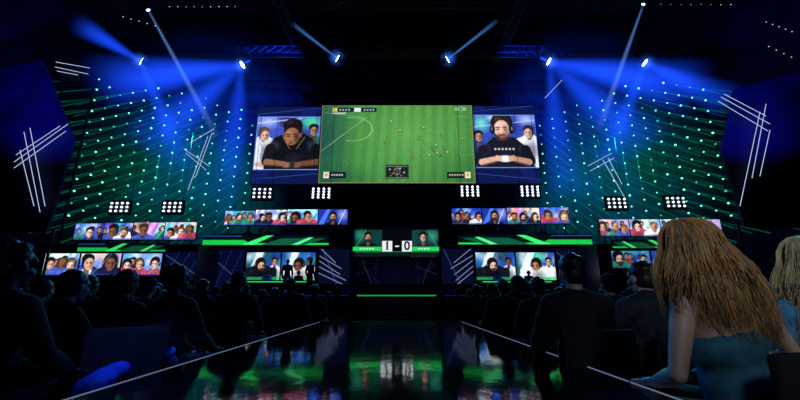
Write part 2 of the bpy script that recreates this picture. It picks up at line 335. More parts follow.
def p_left(c):
    c.a[:]=(62,80,178); c.ell(266,122,16,10,(165,185,250),.9,0,.9); c.ell(283,122,8,8,(34,42,110),.9,0,.6); c.ell(310,123,15,10,(70,215,150),.9,0,.8); c.ell(317,146,7,26,(80,140,235),.9,0,.8)
    c.line(256,124,300,119,1.2,(210,222,255),.8); c.ell(298,140,20,16,(20,26,70),.6,0,.8)
    figure(c,313,131,12,(160,118,96),(25,20,20),(34,100,88)) 
    figure(c,263,135,14,(210,170,152),(84,70,62),(222,228,246),lean=.35,down=.05,tilt=.08)
    c.line(258,149,257,166,7,(215,222,240)); c.line(258,165,270,168,4,(200,160,140)); c.line(262,150,264,166,1,(150,158,190),.8)
    c.zoom(294,146,1.3)
    c.poly([(272,166),(273,150),(278,141),(286,137),(301,137),(308,141),(313,150),(315,166)],(15,16,24))
    c.ell(279,146,6,5,(58,62,80),.8,.5,.9); c.ell(308,147,5,6,(46,76,86),.7,-.5,.9); c.ell(294,157,9,7,(30,32,44),.7,0,.9)
    c.line(276,149,274,158,8,(20,21,30)); c.line(311,149,313,158,8,(14,15,22))
    c.line(274,159,287,160.5,5,(134,92,68),1,4); c.line(313,159,300,160.5,5,(102,66,50),1,4)
    c.line(274,161.6,287,162.4,1.2,(60,38,30),.8); c.line(313,161.6,300,162.4,1.2,(50,32,26),.8)
    c.ell(293.5,161,6,2.4,(42,44,58)); 
    for k in range(4): c.line(287.2,159.2+k*1.1,291,159.8+k*1.0,1.1,(140,97,74)); c.line(299.6,159.2+k*1.1,296,159.8+k*1.0,1.1,(112,76,60))
    c.line(285,140,291,149,.5,(205,165,70),.7); c.line(302,140,296,149,.5,(205,165,70),.7)
    c.ell(292.5,134.3,7,8.4,(24,18,19)); c.ell(292.3,131,7.6,5.8,(26,20,21)); c.ell(289.5,128.2,3.6,2,(66,60,74),.6,0,.9)
    c.ell(291.8,139.4,6,6.8,(146,98,74)); c.ell(296,140.2,3.2,6.4,(64,40,30),.85,0,.8); c.ell(289.5,136.2,2.8,1.8,(186,134,106),.8,0,.9); c.ell(289,141,1.8,1.8,(172,122,96),.6,0,.9)
    for sg in (-1,1): c.ell(291.6+sg*2.5,139.3,1.7,.6,(46,28,22),.9,0,.6); c.line(291.6+sg*1.2,137.6,291.6+sg*4,137.9,.6,(24,16,14))
    c.line(291.6,139,291.2,142.8,1.0,(172,118,90),.8); c.ell(291.6,143.2,1.5,.6,(60,36,28),.8,0,.6); c.line(290,144.6,293.4,144.6,.7,(96,44,40))
    for sg in (-1,1): c.ell(292+sg*6.5,138.5,1,1.9,(116,76,58))
    c.unzoom(); c.post(2,7); frame_side(c,255.4,117.6,321,170.2,True)
def p_right(c):
    c.a[:]=(46,72,170); c.ell(482,124,13,12,(110,225,200),.9,0,.9); c.ell(494,118,9,5,(190,240,250),.8,0,.8); c.ell(528,120,16,8,(175,190,250),.9,0,.9); c.ell(515,126,8,12,(30,38,116),.6,0,.8)
    c.line(474,128,537,121,1,(205,228,255),.6)
    figure(c,530,133,13,(218,174,154),(38,28,28),(225,230,246),lean=.3,tilt=-.08); figure(c,479,137,11,(186,138,114),(30,22,20),(36,58,124))
    c.zoom(503,146,1.3)
    c.poly([(482,168),(484,155),(489,146),(496,140),(512,140),(519,146),(525,155),(527,168)],(22,24,38))
    c.ell(489,149,5,5,(68,76,104),.8,.5,.9); c.ell(518,149,5,4,(54,62,88),.7,-.4,.9); c.ell(505,156,9,6,(34,38,56),.7,0,.9)
    c.line(488,150,485,158,8,(24,26,42)); c.line(520,150,523,158,8,(18,20,32))
    c.line(486,159,497,156.5,4.8,(214,166,144),1,3.9); c.line(522,159,511,156.5,4.8,(182,136,118),1,3.9); c.line(486,161.4,497,158.8,1.2,(110,72,60),.8); c.line(522,161.4,511,158.8,1.2,(96,62,52),.8)
    c.ell(504,156.5,6.5,2.5,(228,231,238))
    for k in range(4): c.line(497.4,154.4+k*1.1,501,155+k*1.0,1.1,(220,174,152)); c.line(510.8,154.4+k*1.1,507.2,155+k*1.0,1.1,(196,152,132))
    for i,x in enumerate((496,498.8,501.6,504.4,507.2,510)): c.rect(x,148.4,x+1.7,149.9,(225,228,235),.85)
    c.ell(503,131.6,7.2,8.8,(38,27,25)); c.ell(503,127.6,7.8,6,(38,27,25)); c.ell(500,125.2,3.8,2,(88,72,70),.6,0,.9)
    c.ell(502.7,134.6,6.2,8,(222,178,158)); c.ell(506.6,135.4,3.4,7.2,(138,98,84),.75,0,.8); c.ell(500.5,130.6,3.2,2.2,(244,208,190),.8,0,.9)
    c.ell(502.7,139.9,5.5,3.8,(64,42,38),.8,0,.5); c.arc(502.7,134.8,5.8,7.5,1.2,(50,34,30),.7,.3,2.85)
    for sg in (-1,1): c.ell(502.5+sg*2.6,134,1.7,.7,(70,44,40),.9,0,.6); c.line(502.5+sg*1.2,132.3,502.5+sg*4.2,132.3,.7,(36,24,22))
    c.line(502.5,133.8,502.1,137.2,1.0,(238,196,176),.8); c.line(500.8,139.6,504.4,139.6,.8,(172,98,90))
    c.arc(503,130.4,8.1,9.9,1.2,(14,16,24),1,-math.pi,0)
    for sg in (-1,1): c.ell(503+sg*7.4,134,2,3.6,(14,16,24)); c.ell(503+sg*7.8,133.4,.7,1.9,(100,130,180),.8)
    c.line(496.4,137,500.5,140.6,.7,(12,14,20))
    c.unzoom(); c.post(2,7); frame_side(c,473,115.8,537.4,168.2,False)
screen('video_wall','largest central LED video wall showing a green football match',(320.3,105.5,473.7,183.2),26,p_main,2.2,1.0,bez=.1,hang=16.6)
screen('side_screen','LED screen left of the football pitch showing a crouched player in a black jersey',(254.5,107,319.3,184.2),26,p_left,3,1.25,bez=.06,hang=16.6)
screen('side_screen','LED screen right of the football pitch showing a bearded player with a headset',(474.7,106,537,183.6),26,p_right,3,1.25,bez=.06,hang=16.6)
# ================================================================ TEAM SCREENS
def mk(seed,n=1,bgs=None): return lambda c: strip(c,seed,n,bgs)
def p_face(c):
    c.a[:]=(30,48,150); c.poly([(c.x0,c.y1),(c.x0+8,c.y0),(c.x0+12,c.y0),(c.x0+5,c.y1)],(70,110,240)); c.ell(c.x1-5,c.y0+5,8,8,(190,205,255),.7,0,1); figure(c,(c.x0+c.x1)/2,c.y0+7,9,SK[1],(20,16,16),(16,20,40),True,True); c.line(c.x1-9,c.y1,c.x1-2,c.y0,.5,(235,240,255)); c.post(1,5)
G1='row of team screens above the left inner platform'; G2='row of team screens above the right inner platform'
row=[(225,211,254.5,225,mk(11),'team screen at the outer end of the row above the left inner platform'),
(255.5,210,286.5,225,mk(12,1,[(230,235,255)]),'pale team screen second from the outer end above the left inner platform'),
(287.5,209.5,317.5,224.5,mk(19,1,[(150,230,235)]),'pale cyan team screen third from the outer end above the left inner platform'),
(318.5,209.5,347.5,224.5,p_face,'blue team screen with one headset player nearest the tower on the left')]
for r in row: screen('team_screen',r[5],r[:4],24.2,r[4],3.2,1.4,post=4.06,group=G1,bez=.035)
row=[(452,208.5,481.5,224,mk(25,1,[(30,60,190)]),'deep blue team screen nearest the tower above the right inner platform'),
(482.5,208.5,506.5,224,p_face,'blue team screen with one headset player above the right inner platform'),
(507.5,208,539.5,224,mk(27,1,[(225,225,250),(240,180,150)]),'pale team screen second from the outer end above the right inner platform'),
(540.5,207.5,569,223.5,mk(28),'team screen at the outer end of the row above the right inner platform')]
for r in row: screen('team_screen',r[5],r[:4],24.2,r[4],3.2,1.4,post=4.06,group=G2,bez=.035)
ORD=['first, leftmost','second from left','third from left','last, rightmost']
for i,(a,b) in enumerate(((75,103),(104,132),(133,164),(165,196))):
    screen('team_screen','%s of the four screens above the outer left platform'%ORD[i],(a,223.5-i*.4,b,239.5),21.2,mk(31+i),3.2,1.4,YR=21.2,post=3.81,group='screens above the outer left platform',bez=.035)
for i,(a,b) in enumerate(((600,629),(630,660),(661,690),(691,721))):
    screen('team_screen','%s of the four screens above the outer right platform'%ORD[i],(a,219.5,b,236),21.2,mk(41+i,1,[(200,235,255),(60,170,210),(40,90,200),(170,150,210)]),3.2,1.4,post=3.81,group='screens above the outer right platform',bez=.035)
for i,(a,b) in enumerate(((44,78),(80,120),(122,161))):
    screen('team_screen','%s low screen mounted on the front of the outer left platform'%['leftmost','middle','rightmost'][i],(a,253.5,b,275),20.0,mk(51+i,1,[(200,225,240),(220,190,170),(90,150,220)]),3,1.4,group='low screens on the outer left platform',bez=.03)
for i,(a,b) in enumerate(((612,650),(652,690))):
    screen('team_screen','%s low screen mounted on the front of the outer right platform'%['left hand','right hand'][i],(a,251,b,268),20.0,mk(61+i,1,[(40,80,190),(60,160,200)]),3,.8,group='low screens on the outer right platform',bez=.03)
def p_booth(seed):
    def f(c):
        c.a[:]=(24,80,96); w=c.x1-c.x0; R=random.Random(seed)
        for i in range(8): c.ell(c.x0+w*R.random(),c.y0+14*R.random(),w*.25,8,R.choice([(80,220,180),(50,100,230),(220,240,255),(16,30,70),(235,250,250)]),.85,R.random(),1)
        c.poly([(c.x0,c.y1),(c.x0+w*.3,c.y0),(c.x0+w*.5,c.y0),(c.x0+w*.2,c.y1)],(235,250,250),.85); c.poly([(c.x0+w*.6,c.y1),(c.x0+w*.85,c.y0),(c.x1,c.y0),(c.x0+w*.8,c.y1)],(30,60,180),.8)
        figure(c,c.x0+w*.84,c.y0+9,8,R.choice(SK),(20,15,15),(220,225,240)); figure(c,c.x0+w*(.42+.1*(seed%2)),c.y0+12,12,R.choice(SK),(20,15,15),[(15,18,30),(225,225,235)][seed%2],seed%2==0,True,arms=True,lean=.55,down=.08,tilt=.1*(1-2*(seed%2)))
        c.rect(c.x0,c.y1-3,c.x1,c.y1,(30,190,90),.7); c.post(2,8)
    return f
for i,(a,b,t) in enumerate(((246,280,'left half of the bright booth screen pair on the left inner platform front'),(281.5,315,'right half of the bright booth screen pair on the left inner platform front'),(476,515,'left half of the bright booth screen pair on the right inner platform front'),(516.5,555,'right half of the bright booth screen pair on the right inner platform front'))):
    screen('booth_screen',t,(a,252.5,b,280),22.55,p_booth(70+i),3,1.25,bez=.03,group='booth screens behind the players')
def p_green(kind,mir):
    def f(c):
        c.a[:]=(4,14,20); w=c.x1-c.x0; h=c.y1-c.y0; X=lambda t:(c.x0+w*t) if not mir else (c.x1-w*t)
        c.rect(c.x0,c.y1-h*.2,c.x1,c.y1,(30,225,80)); 
        c.poly([(X(.0),c.y1),(X(.0),c.y0+h*.5),(X(.33),c.y0+h*.5),(X(.40),c.y1)],(25,200,75))
        c.poly([(X(.30),c.y1),(X(.50),c.y0),(X(.56),c.y0),(X(.40),c.y1)],(60,250,120)); c.poly([(X(.46),c.y1),(X(.62),c.y0+h*.3),(X(.98),c.y0+h*.3),(X(.80),c.y1)],(12,90,60))
        c.poly([(X(.70),c.y1),(X(.84),c.y0+h*.2),(X(.88),c.y0+h*.2),(X(.76),c.y1)],(90,255,150)); c.line(X(.0),c.y0+.6,X(.3),c.y0+.6,.7,(40,90,220)); c.post(1,5)
    return f
for n,bx_,Y,k,mir,l in ((0,(203,235.5,329,245),22.55,2,False,'long glowing green fascia along the left inner platform edge'),(1,(458,235,592,244.5),22.55,2,True,'long glowing green fascia along the right inner platform edge'),
  (2,(78,243.5,166,251.5),20.0,2,False,'shorter green fascia along the outer left platform edge'),(3,(612,240,694,248),20.0,2,True,'shorter green fascia along the outer right platform edge')):
    screen('light_fascia',l,bx_,Y,p_green(0,mir),2.5,1.1 if n<2 else .8,bez=.03,cat='light panel',thick=.1)
def p_diag(mir,seed):
    def f(c):
        c.a[:]=(6,11,38); R=random.Random(seed)
        for i in range(5):
            y=c.y0+4+i*(c.y1-c.y0)/6; x0,x1=(c.x0,c.x1) if mir else (c.x1,c.x0)
            c.line(x0,y-4+R.uniform(-2,2),x1-(x1-x0)*R.random()*.5,y+10,.5,(205,218,255),.85)
        c.line(c.x0+3,c.y0,c.x0+(c.x1-c.x0)*.6,c.y1,.4,(90,130,255),.8)
    return f
for a,b,m,l in ((319,349.5,True,'dark blue panel with white slanting lines just left of the score tower'),(441,473,False,'dark blue panel with white slanting lines just right of the score tower')):
    screen('line_panel',l,(a,249,b,284),22.5,p_diag(m,a),2.4,1,bez=.03,cat='light panel')
def p_blue(c):
    c.a[:]=(8,14,52); 
    for i in range(4): x=c.x0+i*11; c.line(x,c.y1,x+14,c.y0,.9,(40,70,210),.5)
    c.line(c.x0,c.y0+3,c.x1,c.y1-6,.5,(190,205,255),.6)
for a,b,y0,y1,Y,l in ((164,196,252,280,20,'narrow blue striped panel at the inner end of the outer left platform'),(205,243,250,289,22.55,'blue striped panel left of the left booth screens'),(558,592,249,289,22.55,'blue striped panel right of the right booth screens'),(692,726,240,262,20,'blue striped panel at the outer end of the outer right platform')):
    screen('line_panel',l,(a,y0,b,y1),Y,p_blue,1.6,.7,bez=.03,cat='light panel')
# ================================================================ SCORE TOWER
tw=thing('score_tower',(P(395,270,22).x,22.1,SZ),'dark central tower with the one nil score between two player portraits','scoreboard')
ta,tb,tc_,td=quad(353,228.5,439,257,22)
MB().box((ta.x-.12,22.02,SZ),(tb.x+.12,23.2,ta.z+.15)).build('tower_body',RIS,tw)
def p_score(c):
    c.a[:]=(5,8,14)
    c.rect(355,230,382,247,(14,66,56)); c.rect(412,230,438,247,(16,70,62)); c.ell(360,235,8,8,(70,180,150),.7,0,1); c.ell(433,236,8,8,(80,190,170),.7,0,1)
    c.line(356,247,366,230,.5,(60,220,130),.8); c.line(437,247,428,230,.5,(60,220,130),.8)
    figure(c,368,237,9.5,(205,150,125),(18,14,14),(20,24,34),True,False); figure(c,423,237,9.5,(220,175,155),(25,20,18),(36,40,60),False,True)
    c.post(1,5); c.rect(353,247,381.5,251,(30,225,90)); c.rect(412.5,247,439,251,(30,225,90))
    c.rect(355,251.8,438,256,(12,30,26)); c.line(355,251.8,438,251.8,.4,(60,200,150))
    for x in (360,363,366,369,372,418,421,424,427): c.rect(x,248.2,x+1.8,249.4,(220,255,230))
dsp=put('display',(lambda me:(me.transform(Matrix.Translation(-tw.location)),me)[1])(gridmesh('display',(lambda c:(p_score(c),c)[1])(Cv(353,228.5,439,257,3)),ta,tb,tc_,td)),dispmat(1.0),tw)
for px,t in ((387.2,'1'),(407.0,'0')):
    p=P(px,246.2,21.97)
    a_=P(px-5.0,241,21.97); b_=P(px+5.0,251.4,21.97)
    cardo=MB().box((a_.x,21.95,b_.z),(b_.x,21.99,a_.z)).build('score_card',emat('score_white',(235,240,245),1.0,True),tw)
    cu=bpy.data.curves.new('score_text','FONT'); cu.body=t; cu.size=.7; cu.align_x='CENTER'; cu.align_y='CENTER'; cu.extrude=.004; cu.offset=.018
    o=bpy.data.objects.new('tmp',cu); COL.objects.link(o); bpy.context.view_layer.update()
    me=bpy.data.meshes.new_from_object(o.evaluated_get(bpy.context.evaluated_depsgraph_get())); bpy.data.objects.remove(o)
    me.transform(Matrix.Translation(Vector((p.x,21.94,p.z))-tw.location)@Matrix.Rotation(math.pi/2,4,'X')); me.materials.clear()
    put('score_digit',me,mat('digit_black',(10,10,14),.6),cardo)
a_=P(395.2,245.6,21.97); b_=P(399,246.9,21.97); MB().box((a_.x,21.95,b_.z),(b_.x,21.99,a_.z)).build('score_dash',emat('score_white',(235,240,245),1),tw)
def p_low(c):
    c.a[:]=(4,6,16); c.ell(397,275,40,16,(8,16,52),.8,0,1)
    for i,(x0,y0,x1,y1) in enumerate(((358,262,380,284),(362,260,372,284),(436,262,414,284),(432,260,422,284),(356,275,380,266),(438,275,415,266))): c.line(x0,y0,x1,y1,.35,(110,135,230) if i%2 else (50,75,190),.6)
    for x in (376,418): c.rect(x-.3,260,x+.3,284,(30,45,110),.6)
A,B,C_,D=quad(356,260,437,284,21.98)
lp=put('lower_panel',(lambda me:(me.transform(Matrix.Translation(-tw.location)),me)[1])(gridmesh('lower_panel',(lambda c:(p_low(c),c)[1])(Cv(356,260,437,284,2.2)),A,B,C_,D)),dispmat(.5),tw)
# ================================================================ LIGHTING RIG
TR=mat('truss_metal',(22,26,42),.45,.6)
def truss(a,b,w,label):
    a=Vector(a); b=Vector(b); d=(b-a); L=d.length; d.normalize(); up=Vector((0,0,1)); sd=d.cross(up).normalized()
    m=MB(); cor=[sd*w/2*i+up*w/2*j for i,j in ((1,1),(-1,1),(-1,-1),(1,-1))]
    for c in cor: m.tube(a+c,b+c,.035,n=6)
    n=max(2,int(L/(w*1.2)))
    for i in range(n):
        p=a+d*(L*i/n); q=a+d*(L*(i+1)/n)
        for k in range(4):
            c,e=cor[k],cor[(k+1)%4]; m.tube(p+c,q+e,.018,n=4,caps=False); m.tube(p+c,p+e,.018,n=4,caps=False)
    o=m.build('lighting_truss',TR); tag(o,label,'truss'); return o
truss((-19,22,16.9),(19,22,16.9),.5,'long dark cross truss carrying the row of blue moving lights')
truss((-19,19,18.2),(19,19,18.2),.5,'dark cross truss nearer the audience high over the stage')
truss((-12,26.3,17.0),(12,26.3,17.0),.5,'dark cross truss directly above the football video wall')
truss((-7,17,17.6),(-7,29,17.6),.45,'dark lengthwise truss high on the left of the video wall')
truss((7,17,17.6),(7,29,17.6),.45,'dark lengthwise truss high on the right of the video wall')
beamN=[0]
def beam(parent,p0,p1,r0,r1,col,s,power=1.5):
    p0=Vector(p0); p1=Vector(p1); L=(p1-p0).length
    m=MB(); m.tube((0,0,0),(0,0,L),r0,r1,20)
    for v in m.bm.verts: v.co.z+=0
    me=m.mesh('light_beam'); beamN[0]+=1
    o=put('light_beam',me,beammat('beam_%d'%beamN[0],col,s,L,power,r0,r1),parent)
    o.rotation_mode='QUATERNION'; o.rotation_quaternion=Vector((0,0,1)).rotation_difference((p1-p0).normalized()); o.location=p0-parent.location
    return o
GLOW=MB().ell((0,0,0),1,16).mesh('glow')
def moving_head(p,aim,label,lenscol,es,top,lr=.2,beams=(),group='blue moving lights on the cross truss',glow=.8):
    p=Vector(p); t=thing('moving_light',p,label,'stage light',group)
    d=(Vector(aim)-p).normalized()
    MB().box(p+Vector((-.2,-.2,.5)),p+Vector((.2,.2,.72)),.03).build('base',BLACK,t)
    y=MB(); 
    for s in (-1,1): y.box(p+Vector((s*.27-.03,-.08,-.05)),p+Vector((s*.27+.03,.08,.5)))
    y.box(p+Vector((-.3,-.08,.45)),p+Vector((.3,.08,.5))); y.build('yoke',BLACK,t)
    hd=MB().tube(p-d*.3,p+d*.25,.17,.22,14).build('head',BLACK,t)
    MB().tube(p+d*.25,p+d*.28,lr,lr,14).build('lens',emat('lens_%s_%d'%(lenscol,es),lenscol,es),t,sub=hd)
    MB().tube(p+Vector((0,0,.7)),(p.x,p.y,top),.03,n=6).build('clamp',BLACK,t)
    if glow:
        g=put('light_glow',GLOW,glowmat('lens_glow',(60,120,255),2.6,3),t); g.scale=(glow,)*3; g.location=d*.35  # halo around the lens, added as an emissive sphere
    for q,r1,col,s,pw in beams: beam(t,p+d*.3,q,r1*.12+.04,r1,col,s,pw)
    return t
CY=(170,215,255); BL=(24,74,255)
lampdef=[(146,64,(110,45),'first from the left',[((78,24),.9,BL,1.1,.9),((186,170),1.1,BL,.55,.9)]),(246,63,(185,92),'second from the left',[((96,84),2.0,BL,.95,1.0),((140,150),1.9,BL,.6,1.0),((228,200),1.4,BL,.55,1.1)]),
(341,61,(306,36),'third from the left',[((290,22),.2,(90,150,255),2.4,.9)]),(444,62,(482,34),'fourth from the left',[((498,20),.2,(90,150,255),2.4,.9)]),
(545,60,(620,90),'fifth from the left',[((700,90),2.0,BL,.95,1.0),((650,150),1.9,BL,.6,1.0),((564,200),1.4,BL,.55,1.1)]),(641,61,(700,88),'sixth from the left',[((734,104),1.3,BL,.9,1.0),((602,170),1.1,BL,.55,.9)])]
for px,py,aim,nm,bs in lampdef:
    p=P(px,py,21.2); q=P(*aim,20.0)
    moving_head(p,q,'%s of the six bright blue moving lights on the cross truss'%nm,CY,18,16.7,.22,[(P(*b[0],20.9),*b[1:]) for b in bs],glow=.7)
for px,py,a,l in ((146,6,(218,138),'moving light high at upper left throwing a long pale beam down right'),(645,0,(598,132),'moving light high at upper right throwing a long pale beam down left')):
    p=P(px,py,19.2); q=P(*a,22); moving_head(p,q,l,CY,6,18.2 if p.z<17.6 else p.z+1.2,.1,[(q,.3,(110,165,255),1.5,.9)],group=None,glow=0)
def batten(pa,pb,n,label):
    pa=Vector(pa); pb=Vector(pb); t=thing('light_batten',(pa+pb)/2,label,'stage light')
    MB().tube(pa,pb,.05,n=6).build('bar',BLACK,t)
    for s in (0.05,.95): 
        q=pa.lerp(pb,s); MB().tube(q,(q.x,q.y,24),.015,n=4).build('hanging_cable',BLACK,t)
    for i in range(n):
        q=pa.lerp(pb,(i+.5)/n)-Vector((0,.05,.1)); MB().ell(q,.03,8).build('bulb',emat('bulb_white',(180,205,255),1.3),t)
batten(P(166,6,23),P(240,6,23),9,'row of small white lamps along the top left edge')
batten(P(120,15,21),P(160,26,21),5,'short row of small white lamps left of the upper left beam')
batten(P(655,4,23),P(735,4,23),8,'row of small white lamps along the top right edge')
batten(P(762,20,21),P(794,32,21),5,'short sloping row of white lamps in the top right corner')
batten(P(764,44,21),P(794,58,21),4,'lower sloping row of white lamps in the top right corner')
BW=emat('blinder_white',(215,232,255),3)
for i,(px,py,nr,l) in enumerate(((119,207,3,'leftmost blinder panel of round white lamps, above the outer left screens'),(172,207,3,'second blinder panel from the left above the outer left screens'),(262,193,3,'blinder panel of round white lamps under the left side screen'),(321,193,4,'blinder panel under the lower left corner of the football wall'),
  (470,191,4,'blinder panel under the lower right corner of the football wall'),(530,191,4,'blinder panel of round white lamps under the right side screen'),(617,203,3,'blinder panel above the first outer right screens'),(676,202,3,'rightmost blinder panel of round white lamps above the outer right screens'))):
    Y=24.5; p=P(px,py,Y); w=P(px+11,py,Y).x-p.x; t=thing('blinder_light',p,l,'stage light','white blinder lamp panels')
    h=w*.68; hs=MB().box((p.x-w,Y+.04,p.z-h),(p.x+w,Y+.25,p.z+h),.03).build('housing',BLACK,t)
    for s in (-1,1): MB().tube((p.x+s*w*.8,Y+.15,p.z+h),(p.x+s*w*.8,Y+.15,24 if i in(0,1,6,7) else 16.6),.015,n=4).build('hanging_cable',BLACK,t)
    for r in range(nr):
        for c in range(4):
            q=(p.x+(c-1.5)*w*.48,Y,p.z+(r-(nr-1)/2)*(1.6*h/nr)); MB().ell(q,(.08,.06,.07),10).build('lamp',BW,t,sub=hs)
# LED strings on both sides
TEAL=emat('teal_bulb',(100,250,215),2.3); TB=emat('teal_bulb_blue',(90,225,235),2.1); TF=emat('teal_bulb_faint',(50,190,165),1.2)
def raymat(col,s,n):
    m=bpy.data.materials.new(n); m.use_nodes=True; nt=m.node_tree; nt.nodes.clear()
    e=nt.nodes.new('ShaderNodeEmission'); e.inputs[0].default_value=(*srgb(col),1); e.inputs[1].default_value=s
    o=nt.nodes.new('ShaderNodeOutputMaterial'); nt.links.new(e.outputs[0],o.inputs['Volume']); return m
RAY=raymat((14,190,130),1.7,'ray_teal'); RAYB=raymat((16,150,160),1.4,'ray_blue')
bulbme=MB().ell((0,0,0),.062,8).mesh('bulb',True)
RB=random.Random(8)
for side in (-1,1):
    px0,px1=(84,250) if side<0 else (716,542)
    NC=14
    for i in range(NC):
        f=i/(NC-1); px=px0+(px1-px0)*f; Y=24.5+5*f; p=P(px,150,Y)
        t=thing('led_string',(p.x,Y,6),'vertical string of teal lamps on the %s of the video wall'%('left' if side<0 else 'right'),'light string','teal lamp strings %s of the video wall'%('left' if side<0 else 'right'))
        MB().tube((p.x,Y,5.8),(p.x,Y,24),.02,n=4).build('cable',BLACK,t)
        rays=MB(); z=6.3+(i%2)*.42; j=0; ztop=17.6-2.0*abs(f-.45)-RB.random()
        while z<ztop:
            o=put('bulb',bulbme,TF if (RB.random()<.25) else (TEAL if RB.random()<.75 else TB),t); o.location=(0,-.05,z-6); k_=RB.uniform(.75,1.2); o.scale=(k_,)*3
            rays.tube((p.x,Y-.06,z),(p.x+side*(1.6+1.8*(1-f)),Y-1.2,z-1.2-1.0*f+.25*math.sin(i*1.3+j*.7)),.02,.05,5)
            z+=.84; j+=1
        rays.build('light_rays',RAY if i%3 else RAYB,t)
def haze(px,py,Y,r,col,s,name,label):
    o=put('haze_glow',GLOW,glowmat(name,col,s,1.5)); o.location=P(px,py,Y); o.scale=r; tag(o,label,'haze',None,'stuff')  # lit haze imitated by emission put into the volume itself
haze(205,100,27,(8,3.0,7),(14,60,200),.085,'haze_glow_blue','self-glowing blue haze volume over the teal lamps left of the video wall')
haze(588,100,27,(8,3.0,7),(14,60,200),.085,'haze_glow_blue','self-glowing blue haze volume over the teal lamps right of the video wall')
haze(170,165,26,(8,2.5,6.5),(4,120,92),.095,'haze_glow_teal','self-glowing teal haze volume low behind the left blinder lamps')
haze(630,160,26,(8,2.5,6.5),(4,120,92),.095,'haze_glow_teal','self-glowing teal haze volume low behind the right blinder lamps')
# scenic panels with white LED tubes
SP=mat('scenic_blue',(10,20,82),.7,scale=.4,var=.7)
TUBE=emat('tube_white',(190,210,250),.95)
def panel(pts,Y,label):
    q=[P(a,b,Y) for a,b in pts]; base=Vector((sum(v.x for v in q)/len(q),Y,0))
    t=thing('scenic_panel',base,label,'scenic panel'); MB().prism(q,(0,.15,0)).build('panel_face',SP,t)
    for v in sorted(q,key=lambda v:v.z)[:2]: MB().tube((v.x*.985,Y+.1,0),(v.x*.985,Y+.1,v.z+.1),.06).build('support_post',BLACK,t)
panel([(-12,70),(42,60),(74,140),(46,232),(-12,232)],18.2,'tall angular dark blue scenic panel at the far left')
panel([(62,55),(96,62),(88,86),(58,80)],23.5,'small dark blue scenic panel high on the left')
panel([(734,90),(775,78),(815,70),(815,228),(745,226),(722,150)],18.2,'tall angular dark blue scenic panel at the far right')
tubes=[(14,162,68,124,18),(14,168,66,131,18),(16,155,60,126,18),(24,132,40,212,18),(30,128,45,206,18),(20,150,34,206,18),
(56,62,90,68,23.3),(55,67,88,74,23.3),(57,71,78,75,23.3),(184,149,209,166,23.8),(186,153,206,170,23.8),(214,129,190,143,23.8),(212,133,196,176,23.8),(208,136,188,190,23.8),
(718,101,768,131,18),(721,97,770,124,18),(724,94,766,116,18),(766,104,752,178,18),(760,112,740,206,18),(770,130,760,176,18),
(588,166,612,153,23.8),(590,171,614,158,23.8),(603,160,625,198,23.8),(608,158,622,184,23.8),(545,98,562,80,23.8)]
for a,b,c,d,Y in tubes:
    p=P(a,b,Y); q=P(c,d,Y); sd='left' if a<400 else 'right'; fl=Y==18
    w='tall far %s scenic panel'%sd if fl else ('small high panel' if a<100 else 'teal lamp strings on the %s'%sd)
    o=MB().tube(p,q,.014 if fl else .017,n=6).build('light_tube',TUBE); tag(o,'thin slanting white light tube crossing the '+w,'light tube','white light tubes by the '+w)
# ================================================================ PEOPLE
def remesh(mb,vox,it=3):
    me=mb.mesh('tmp'); o=bpy.data.objects.new('tmp',me); COL.objects.link(o)
    r=o.modifiers.new('r','REMESH'); r.mode='VOXEL'; r.voxel_size=vox; r.use_smooth_shade=True
    s=o.modifiers.new('s','SMOOTH'); s.factor=.5; s.iterations=it
    bpy.context.view_layer.update(); dg=bpy.context.evaluated_depsgraph_get()
    m=bpy.data.meshes.new_from_object(o.evaluated_get(dg)); bpy.data.objects.remove(o); m.materials.clear()
    m.polygons.foreach_set('use_smooth',[True]*len(m.polygons)); return m
def pose(kind):
    if kind=='stand': J=dict(pel=(0,0,.93),bel=(0,.01,1.08),ch=(0,0,1.27),nk=(0,-.01,1.45),H=(0,.015,1.62),sh=(.185,-.01,1.40),el=(.25,-.03,1.12),wr=(.24,.08,.90),hp=(.09,0,.90),kn=(.11,.02,.49),an=(.12,-.02,.08),toe=(.14,.15,.035),hd=(0,.05,-1))
    elif kind=='desk': J=dict(pel=(0,0,.53),bel=(0,.02,.68),ch=(0,.04,.86),nk=(0,.06,1.04),H=(0,.11,1.19),sh=(.185,.05,.98),el=(.26,.16,.75),wr=(.10,.38,.78),hp=(.09,0,.51),kn=(.13,.44,.50),an=(.13,.42,.08),toe=(.14,.57,.035),hd=(-.15,1,-.1))
    elif kind=='rest': J=dict(pel=(0,0,.53),bel=(-.01,0,.68),ch=(-.02,.0,.86),nk=(-.02,.02,1.04),H=(-.02,.06,1.19),sh=(.185,0,.98),el=(.30,-.02,.74),wr=(.2,.2,.66),hp=(.09,0,.51),kn=(.13,.44,.50),an=(.13,.44,.08),toe=(.14,.59,.035),hd=(-.3,1,-.15))
    elif kind=='slouch': J=dict(pel=(0,.04,.52),bel=(.01,-.01,.66),ch=(.03,-.04,.83),nk=(.04,-.0,1.0),H=(.055,.05,1.13),sh=(.19,-.02,.93),el=(.27,.1,.72),wr=(.1,.3,.66),hp=(.09,.04,.51),kn=(.17,.48,.50),an=(.15,.5,.08),toe=(.18,.65,.035),hd=(-.3,1,-.15))
    else: J=dict(pel=(0,0,.53),bel=(0,-.02,.68),ch=(0,-.04,.86),nk=(0,-.04,1.04),H=(0,-.01,1.19),sh=(.185,-.04,.98),el=(.25,.05,.74),wr=(.14,.28,.63),hp=(.09,0,.51),kn=(.13,.44,.50),an=(.13,.44,.08),toe=(.14,.59,.035),hd=(-.1,1,-.25))
    return {k:Vector(v) for k,v in J.items()}
def mir(v,s): return Vector((v.x*s,v.y,v.z))
